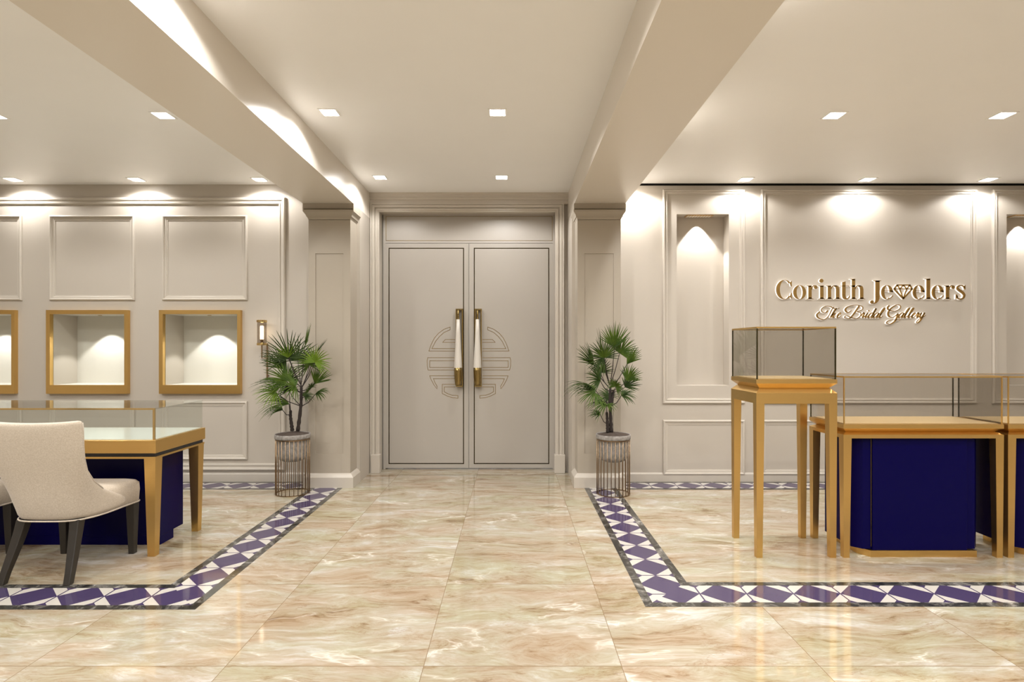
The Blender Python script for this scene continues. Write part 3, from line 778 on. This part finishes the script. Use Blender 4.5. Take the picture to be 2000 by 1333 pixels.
def palm(cx, cy, label, sp, trunks, fronds, soilz=.505, seed=1, pxc=576):
    rnd = random.Random(seed); sc_ = F/cy
    def W(px, py, dy=0):
        Y = cy+dy; return Vector(((px-CX)*Y/F, Y, H-(py-CY)*Y/F))
    t = thing('potted_palm', (cx, cy, .28), label, 'potted plant', 'potted fan palms beside the columns')
    R = .146
    m = MB(); prof = [(.02, .285), (.075, .288), (.105, .300), (.122, .325), (.130, .36), (.132, .44), (.134, .486), (.148, .488), (.151, .493), (.151, .522), (.149, .527), (.144, .527), (.143, .52), (.140, .500), (.02, .498)]
    m.lathe(prof, cx, cy, 48); m.build('pot', M['stone'], t, smooth=True)
    m = MB(); rings = []
    for r, z in ((.1415, .521), (.11, .528), (.07, .537), (.03, .541), (.004, .542)):
        rings.append([(cx+r*math.cos(2*math.pi*k/36), cy+r*math.sin(2*math.pi*k/36), z+rnd.uniform(-.003, .003)) for k in range(36)])
    m.loft(rings); m.build('soil', M['soil'], t)
    for pts in trunks:
        P = [W(*p) for p in pts]; K = 14; Q = []
        for k in range(K+1):
            u = k/K*(len(P)-1); i = min(int(u), len(P)-2); Q.append(P[i].lerp(P[i+1], u-i))
        rad = [(.017*(1-.35*k/K))*(1+.16*math.sin(k*2.6)) for k in range(K+1)]
        MB().tube(Q, rad, 9).build('trunk', M['bark'], t, smooth=True)
    for (bx, by, hx, hy, dy, D, Nn, R_, spr, n_, dr, mat) in fronds:
        m = MB(); b0 = W(bx, by, 0); h0 = W(hx, hy, dy); mid = (b0+h0)/2+Vector((0, 0, -.02)); 
        m.tube([b0, (b0+mid)/2, mid, (mid+h0)/2, h0], [.0042, .004, .0036, .003, .0028], 6, mi=1)
        fan(m, h0, D, Nn, 1.10*R_/sc_, spr, int(n_*1.3), dr, .0057, rnd)
        m.build('frond', [M[mat], M['bark']], t)
    return t
cam_n = (.0, -1, .25)
# base(px), hub(px), dy, direction, normal, radius px, spread, n, droop, mat
def Z4(x, y): return 480+x/5.555, 620+y/5.555
def fr(b, h, dy, D, Nn, R, spr, n, dr, mat, Z):
    bx, by = Z(*b); hx, hy = Z(*h); return (bx, by, hx, hy, dy, D, Nn, R/5.555, spr, n, dr, mat)
LF = [
 fr((600,740),(640,310),0, (0,.1,1), (1,.25,0), 235, 120, 13, .02, 'leaf1', Z4),
 fr((600,740),(470,440),-.06, (-.25,-.1,1), (.1,-1,.3), 320, 200, 19, .10, 'leaf0', Z4),
 fr((600,740),(460,435),-.08, (-.1,-.35,1), (0,-1,.4), 160, 95, 6, .02, 'leaf2', Z4),
 fr((600,740),(565,470),.10, (.05,.3,1), (0,-1,.5), 290, 190, 17, .15, 'leaf0', Z4),
 fr((610,760),(750,490),-.07, (.45,-.1,1), (0,-1,.35), 215, 230, 19, .15, 'leaf2', Z4),
 fr((610,760),(690,520),.03, (-.3,-.1,1), (0,-1,.35), 190, 260, 17, .2, 'leaf1', Z4),
 fr((610,760),(755,400),.05, (.45,.1,1), (1,.2,-.3), 205, 40, 6, .02, 'leaf0', Z4),
 fr((600,760),(440,570),-.04, (-.75,-.15,.8), (.5,-.75,.5), 310, 80, 15, .12, 'leaf0', Z4),
 fr((600,820),(440,690),-.08, (-.7,-.3,.55), (.2,-.9,.7), 260, 190, 19, .18, 'leaf1', Z4),
 fr((600,820),(470,690),.06, (.2,.2,.9), (0,-1,.4), 200, 150, 13, .10, 'leaf0', Z4),
 fr((590,960),(440,745),-.04, (-1,-.2,.32), (.25,-.4,1), 370, 75, 14, .42, 'leaf0', Z4),
 fr((600,820),(540,750),-.10, (-.6,-.5,.3), (.1,-.7,.8), 230, 200, 15, .25, 'leaf1', Z4),
 fr((580,960),(325,815),-.06, (-.8,-.35,.05), (-.1,-.75,.8), 210, 230, 19, .30, 'leaf2', Z4),
 fr((610,800),(750,720),-.02, (.45,.1,.8), (.6,-.7,.2), 210, 95, 13, .10, 'leaf1', Z4),
 fr((610,820),(710,770),-.08, (.2,-.5,.4), (0,-.7,.8), 120, 230, 13, .25, 'leaf0', Z4),
 fr((600,970),(760,830),-.03, (1,-.15,.35), (-.2,-.45,.8), 175, 110, 14, .45, 'leaf0', Z4),
 fr((600,840),(640,860),.07, (.3,.3,.2), (0,-.7,.8), 120, 230, 13, .35, 'leaf0', Z4),
 fr((490,1070),(470,945),-.03, (-.95,-.2,.28), (.1,-.5,1), 330, 95, 15, .48, 'leaf1', Z4),
 fr((485,1060),(400,1010),.02, (-.8,.1,.1), (.0,-.5,1), 200, 100, 11, .35, 'leaf0', Z4),
 fr((490,1060),(470,800),.05, (-.2,.2,.6), (0,-1,.5), 150, 200, 13, .25, 'leaf0', Z4),
]
LT = [[Z4(565,1235), Z4(575,1150), Z4(590,1040), Z4(600,940), Z4(603,840), Z4(602,740)], [Z4(505,1235), Z4(495,1160), Z4(485,1080), Z4(487,1010)]]
LT = [[(*p, 0) for p in tr_] for tr_ in LT]
pcx, pcy = -1.950, 5.045
palm(pcx, pcy, 'fan palm in a round grey stone pot at the left column, near the wall sconce', 0, LT, LF, seed=3)
def Z5(x, y): return 1095+x/5.555, 620+y/5.555
RF = [
 fr((540,730),(585,330),0, (.0,.05,1), (0,-1,.15), 260, 110, 19, .03, 'leaf1', Z5),
 fr((540,730),(640,390),.04, (.55,.1,.75), (0,-1,.3), 215, 170, 19, .12, 'leaf1', Z5),
 fr((530,730),(440,410),-.03, (-.25,0,1), (.8,-.6,.2), 290, 28, 5, .02, 'leaf0', Z5),
 fr((530,730),(475,440),-.08, (-.1,-.3,1), (0,-1,.4), 190, 120, 9, .03, 'leaf1', Z5),
 fr((530,730),(470,440),-.04, (-.6,-.1,.6), (0,-1,.4), 240, 270, 23, .12, 'leaf0', Z5),
 fr((520,760),(360,520),-.04, (-.65,-.1,.8), (.5,-.8,.4), 290, 75, 15, .14, 'leaf0', Z5),
 fr((550,760),(720,510),-.03, (.6,-.1,.85), (-.5,-.8,.4), 240, 70, 12, .15, 'leaf1', Z5),
 fr((520,800),(430,690),-.08, (-.75,-.3,.55), (.2,-.9,.6), 240, 150, 19, .2, 'leaf0', Z5),
 fr((520,760),(430,600),.05, (.2,.1,.9), (.3,-1,.3), 180, 150, 13, .1, 'leaf0', Z5),
 fr((510,930),(370,780),-.03, (-1,-.1,.35), (.2,-.45,1), 370, 60, 13, .48, 'leaf0', Z5),
 fr((510,940),(370,820),-.06, (-.8,-.3,-.05), (-.1,-.75,.8), 225, 230, 21, .28, 'leaf1', Z5),
 fr((550,800),(720,690),-.04, (.45,-.1,.85), (-.4,-.9,.3), 210, 110, 15, .12, 'leaf1', Z5),
 fr((550,800),(700,760),.04, (.7,.1,.6), (-.2,-.9,.4), 180, 120, 13, .15, 'leaf0', Z5),
 fr((550,820),(600,750),-.09, (.2,-.4,.6), (0,-.8,.7), 130, 260, 17, .25, 'leaf1', Z5),
 fr((555,960),(660,850),-.03, (1,-.15,.35), (-.2,-.5,.8), 180, 140, 15, .42, 'leaf0', Z5),
 fr((540,840),(520,860),.06, (-.3,.2,.2), (0,-.8,.7), 150, 280, 17, .3, 'leaf0', Z5),
 fr((500,1060),(500,955),-.04, (-.9,-.2,.25), (.1,-.5,1), 260, 110, 15, .55, 'leaf1', Z5),
 fr((500,1060),(500,955),-.02, (.8,-.3,.15), (.1,-.5,1), 120, 120, 8, .6, 'leaf1', Z5),
 fr((505,1160),(430,1060),.0, (-.8,.1,.35), (.0,-.5,1), 150, 120, 9, .35, 'leaf0', Z5),
]
RT = [[Z5(550,1250), Z5(545,1150), Z5(540,1040), Z5(535,900), Z5(540,760)], [Z5(512,1250), Z5(508,1150), Z5(500,1030)], [Z5(545,960), Z5(575,800)]]
RT = [[(*p, 0) for p in tr_] for tr_ in RT]
qcx, qcy = .889, 5.02
palm(qcx, qcy, 'fan palm in a round grey stone pot at the right column', 0, RT, RF, seed=5)
for (x, y, lab) in ((pcx, pcy, 'bronze wire cage stand under the left palm'), (qcx, qcy, 'bronze wire cage stand under the right palm')):
    t = thing('plant_stand', (x, y, 0), lab, 'plant stand', 'bronze wire plant stands')
    R_ = .143
    for z in (.004, .482):
        n = 48; a = [(x+R_*math.cos(2*math.pi*k/n), y+R_*math.sin(2*math.pi*k/n), z) for k in range(n)]
        m = MB(); m.loft([[(x+(R_+dr)*math.cos(2*math.pi*k/n), y+(R_+dr)*math.sin(2*math.pi*k/n), z+dz) for dr, dz in ((-.004, -.004), (.004, -.004), (.004, .004), (-.004, .004))] for k in list(range(n))+[0]], caps=False)
        m.build('ring', M['bronze'], t)
    for k in range(26):
        a = 2*math.pi*(k+.3)/26; m = MB(); m.tube([(x+R_*math.cos(a), y+R_*math.sin(a), .0), (x+R_*math.cos(a), y+R_*math.sin(a), .486)], .0034, 6)
        m.build('rod', M['bronze'], t, smooth=True)

# ------------------------------------------------------------------ sign
SY = 5.446; UN = SY/F*.1
def sxu(u): return (1500+u/10-CX)*SY/F
def szv(v): return H-(530+v/10-CY)*SY/F
sign = thing('wall_sign', (sxu(2000), YW, szv(540)), 'raised gold lettering with a diamond in the first line, on the right wall', 'sign')
class Glyph:
    def __init__(s): s.polys = []
    def poly(s, pts): s.polys.append(pts); return s
    def rect(s, x0, x1, y0, y1): return s.poly([(x0, y0), (x1, y0), (x1, y1), (x0, y1)])
    def disc(s, x, y, r): return s.poly([(x+r*math.cos(2*math.pi*k/20), y+r*math.sin(2*math.pi*k/20)) for k in range(20)])
    def strip(s, L_, R_):
        for i in range(len(L_)-1): s.poly([L_[i], L_[i+1], R_[i+1], R_[i]])
        return s
    def crescent(s, cx, cy, rx, ry, irx, iry, a0, a1, icx=None, n=30):
        icx = cx if icx is None else icx; A = [math.radians(a0+(a1-a0)*k/n) for k in range(n+1)]
        return s.strip([(cx+rx*math.cos(a), cy-ry*math.sin(a)) for a in A], [(icx+irx*math.cos(a), cy-iry*math.sin(a)) for a in A])
    def pen(s, pts, thick=26, thin=9, ten=8, mode='down'):
        P = [pts[0]]+list(pts)+[pts[-1]]; Q = []
        for i in range(1, len(P)-2):
            p0, p1, p2, p3 = P[i-1:i+3]
            for k in range(ten):
                t_ = k/ten
                Q.append(tuple(.5*((2*p1[j])+(-p0[j]+p2[j])*t_+(2*p0[j]-5*p1[j]+4*p2[j]-p3[j])*t_**2+(-p0[j]+3*p1[j]-3*p2[j]+p3[j])*t_**3) for j in (0, 1)))
        Q.append(P[-1]); Lf = []; Rt = []; pw = None
        for i, q in enumerate(Q):
            a = Q[max(0, i-1)]; b = Q[min(len(Q)-1, i+1)]; dx, dy = b[0]-a[0], b[1]-a[1]; l = math.hypot(dx, dy) or 1; dx /= l; dy /= l
            if mode == 'down': w = thin+(thick-thin)*max(0, dy)**1.4
            else: w = thin+(thick-thin)*abs(mode(i/(len(Q)-1)))
            pw = w if pw is None else pw*.5+w*.5; w = pw/2
            Lf.append((q[0]-dy*w, q[1]+dx*w)); Rt.append((q[0]+dy*w, q[1]-dx*w))
        return s.strip(Lf, Rt)
    def build(s, name, dx=0, dy=0):
        def layer(ya, yb_, nm, mat, grow=0, parent=sign):
            m = MB()
            for p in s.polys:
                pp = [(sxu(x+dx), szv(y+dy)) for x, y in p]; n = len(pp)
                vs = [(x, ya, z) for x, z in pp]+[(x, yb_, z) for x, z in pp]
                m.add(vs, [tuple(range(n)), tuple(range(2*n-1, n-1, -1))]+[(i, (i+1) % n, n+(i+1) % n, n+i) for i in range(n)])
            return m.build(nm, mat, parent)
        o = layer(SY-.004, SY+.004, name, M['brassletter'])
        layer(SY+.0042, YW-.0005, 'backing', M['halo'], parent=o)
        return o
M['brassletter'] = gold_mat('mirror_gold_letter', (.58, .37, .13), .26, axis='z')
def serif_l(g, x0, x1, y=540, h=8, w=35): g.poly([(x0-w, y+h), (x0-w, y), (x0-6, y-6), (x0, y-22), (x1, y-22), (x1+6, y-6), (x1+w, y), (x1+w, y+h)])
def flag(g, x0, x1, y, w=38): g.poly([(x0-w, y), (x1, y-6), (x1, y+24), (x0, y+24), (x0-6, y+10), (x0-w, y+7)])
def gC():
    g = Glyph(); g.crescent(322, 361, 162, 191, 100, 182, 42, 318, icx=328)
    g.poly([(443, 205), (462, 188), (462, 300), (448, 300), (436, 262), (428, 235)]); g.poly([(462, 545), (443, 515), (428, 492), (440, 460), (448, 425), (462, 425)]); return g
def go(cx):
    g = Glyph(); g.crescent(cx, 413, 123, 139, 62, 131, 0, 360, n=40); return g
def gr(x0, base=540):
    g = Glyph(); g.rect(x0, x0+60, 290, base); serif_l(g, x0, x0+60, base); flag(g, x0, x0+60, 284)
    g.pen([(x0+56, 360), (x0+70, 318), (x0+98, 288), (x0+135, 284)], 26, 18); g.disc(x0+140, 314, 34); return g
def gi():
    g = Glyph(); g.rect(1020, 1082, 290, 540); serif_l(g, 1020, 1082); flag(g, 1020, 1082, 284); g.disc(1042, 188, 38); return g
def gn(x0, x1, top=284):
    g = Glyph(); g.rect(x0, x0+60, top+10, 540); serif_l(g, x0, x0+60); flag(g, x0, x0+60, top)
    g.rect(x1, x1+60, 350, 540); serif_l(g, x1, x1+60)
    g.pen([(x0+58, 350), (x0+80, 305), (x0+118, 286), (x1+10, 292)], 20, 18); 
    g.poly([(x1-30, 277), (x1+15, 281), (x1+45, 300), (x1+60, 352), (x1, 352), (x1-8, 315), (x1-40, 297)]); return g
def gt():
    g = Glyph(); g.poly([(1450, 215), (1512, 200), (1512, 470), (1450, 470)]); g.rect(1412, 1582, 285, 296)
    g.poly([(1450, 468), (1512, 468), (1518, 510), (1535, 532), (1562, 522), (1588, 480), (1598, 486), (1580, 528), (1545, 553), (1500, 553), (1465, 532), (1452, 500)]); return g
def gh():
    g = gn(1640, 1800); g.rect(1640, 1700, 160, 300); flag(g, 1640, 1700, 154); return g
def B(x): return 1900+1.05*x
def gJ():
    g = Glyph(); g.rect(B(190), B(262), 185, 500); g.poly([(B(150), 181), (B(292), 181), (B(292), 190), (B(268), 196), (B(262), 212), (B(190), 212), (B(182), 196), (B(150), 190)])
    g.poly([(B(190), 498), (B(262), 498), (B(258), 540), (B(240), 590), (B(200), 628), (B(160), 640), (B(120), 636), (B(125), 628), (B(165), 622), (B(185), 590), (B(190), 550)]); g.disc(B(125), 605, 34); return g
def ge(c):
    cx = B(c); g = Glyph(); rx = 114; cy = 413; ry = 139
    g.crescent(cx, cy, rx, ry, 52, 130, 0, 305, icx=cx-2); g.rect(cx-70, cx+rx, 381, 391)
    g.poly([(cx+50, 388), (cx+rx, 388), (cx+rx, 405), (cx+112, 413), (cx+50, 413)][:4]); 
    g.pen([(cx+55, 530), (cx+85, 510), (cx+112, 478)], 16, 14); return g
def gl():
    g = Glyph(); g.rect(B(1140), B(1203), 155, 540); serif_l(g, B(1140), B(1203)); flag(g, B(1140), B(1203), 150); return g
def gs():
    g = Glyph(); x = B
    g.pen([(x(1845), 325), (x(1815), 290), (x(1770), 280), (x(1722), 300), (x(1715), 340), (x(1755), 380), (x(1810), 420), (x(1840), 470), (x(1820), 525), (x(1765), 545), (x(1715), 525), (x(1695), 480)], 50, 18, mode=lambda t_: math.exp(-((t_-.5)/.24)**2))
    g.poly([(x(1860), 272), (x(1860), 358), (x(1842), 358), (x(1826), 318), (x(1838), 285)]); g.poly([(x(1685), 548), (x(1685), 455), (x(1702), 455), (x(1722), 505), (x(1700), 525)]); return g
def gdia():
    g = Glyph(); c = lambda x, y: (B(x), y*1.05); w = 26
    def ln(a, b, w_=22):
        a = c(*a); b = c(*b); dx, dy = b[0]-a[0], b[1]-a[1]; l = math.hypot(dx, dy); nx, ny = -dy/l*w_/2, dx/l*w_/2; g.poly([(a[0]+nx, a[1]+ny), (b[0]+nx, b[1]+ny), (b[0]-nx, b[1]-ny), (a[0]-nx, a[1]-ny)])
    T0, T1, Lp, Rp, Bt = (590, 260), (828, 260), (536, 332), (870, 332), (705, 512)
    for a, b in ((T0, T1), (T1, Rp), (Rp, Bt), (Bt, Lp), (Lp, T0)): ln(a, b, 28)
    for p in (T0, T1, Lp, Rp, Bt): g.disc(*c(*p), 14)
    ln(Lp, Rp, 20)
    for a, b in (((640, 335), Bt), ((770, 335), Bt), ((640, 332), (595, 262)), ((640, 332), (705, 262)), ((770, 332), (705, 262)), ((770, 332), (822, 262))): ln(a, b, 20)
    return g
for g in (gC(), go(617), gr(790), gi(), gn(1170, 1330), gt(), gh(), gJ(), ge(405)): g.build('letter')
gdia().build('diamond_symbol')
for g in (ge(992), gl(), ge(1345), gr(B(1500)), gs()): g.build('letter')
# script line
def scr(strokes, thick=30, thin=11, dots=()):
    g = Glyph()
    for s_ in strokes: g.pen(s_, thick, thin)
    for d in dots: g.disc(*d)
    g.build('script_letter')
SL = {
 'a': [[(.85,.85),(.5,1.0),(.12,.6),(.12,.08),(.4,0),(.75,.5),(.9,.95),(.78,.2),(.95,0),(1.25,.35)]],
 'e': [[(0,.3),(.45,.55),(.62,.85),(.42,1.02),(.12,.6),(.18,.08),(.5,0),(.95,.4)]],
 'l': [[(0,.3),(.45,1.2),(.62,1.9),(.42,2.0),(.22,1.2),(.2,.2),(.42,0),(.8,.35)]],
 'h': [[(.0,.3),(.45,1.5),(.5,1.95),(.3,1.6),(.08,0)],[(.12,.35),(.5,.95),(.62,.8),(.52,.2),(.7,0),(1.0,.35)]],
 'r': [[(0,.3),(.22,1.05),(.3,.95),(.55,.9),(.48,.3),(.62,0),(.9,.35)]],
 'i': [[(0,.3),(.28,1.0),(.16,.2),(.35,0),(.65,.35)]],
 'd': [[(.75,.85),(.45,1.0),(.1,.6),(.1,.08),(.38,0),(.72,.5),(.95,1.95),(.78,.3),(.92,0),(1.2,.35)]],
 'y': [[(0,.6),(.18,1.0),(.16,.25),(.4,.02),(.7,.6),(.82,1.0),(.66,-.4),(.3,-1.1),(0,-.95),(.3,-.3),(1.25,.45)]],
}
def sp_(ch, x, base=907, xh=92, sl=.42, wd=92, dots=()):
    out = []
    for s_ in SL[ch]: out.append([(x+p[0]*wd+p[1]*xh*sl, base-p[1]*xh) for p in s_])
    dd = [(x+.3*wd+1.45*xh*sl, base-1.45*xh, 12)] if ch == 'i' else []
    scr(out, 36 if ch in 'dal' else 32, 12, dd)
scr([[(1012,790),(955,850),(985,915),(1090,945),(1180,880),(1240,760),(1285,700)], [(1165,770),(1130,808),(1060,800),(1042,745),(1110,690),(1210,690),(1300,735),(1390,722)]], 30, 13)
sp_('h', 1215); sp_('e', 1335, wd=82)
scr([[(1780,680),(1700,800),(1620,900),(1560,925),(1495,905),(1530,870),(1620,905),(1720,925),(1800,880),(1812,820),(1740,790),(1840,750),(1835,690),(1700,665),(1560,695),(1510,755),(1555,808),(1625,770)]], 32, 13)
sp_('r', 1805, wd=80); sp_('i', 1885, wd=85); sp_('d', 1945, wd=95); sp_('a', 2045, wd=95); sp_('l', 2150, wd=100)
g2 = lambda pts: [(B(x), y*1.05) for x, y in pts]
scr([g2([(445,640),(415,680),(440,722),(540,745),(640,700),(650,645),(580,630),(480,690),(425,780),(450,850),(530,852),(605,790)]), g2([(608,790),(560,915),(470,982),(395,970),(430,920),(540,905),(645,912)])], 32, 13)
sp_('a', B(605), wd=95); sp_('l', B(705), wd=90); sp_('l', B(780), wd=90); sp_('e', B(850), wd=82); sp_('r', B(925), wd=75); sp_('y', B(990), wd=95)

# ------------------------------------------------------------------ world, camera
w = bpy.data.worlds.new('World'); bpy.context.scene.world = w; w.use_nodes = True
w.node_tree.nodes['Background'].inputs[0].default_value = (1, .95, .88, 1); w.node_tree.nodes['Background'].inputs[1].default_value = .3
cam = bpy.data.cameras.new('Camera'); co = bpy.data.objects.new('Camera', cam); COL.objects.link(co)
co.location = (0, 0, H); co.rotation_euler = (math.pi/2, 0, 0)
cam.sensor_width = 36; cam.lens = F*36/2000; cam.shift_x = -1/2000; cam.shift_y = (CY-666.5)/2000
cam.clip_start = .05
s = bpy.context.scene; s.camera = co
s.view_settings.view_transform = 'Standard'; s.view_settings.look = 'None'; s.view_settings.exposure = .20; s.view_settings.gamma = 1; s.view_settings.use_curve_mapping = False
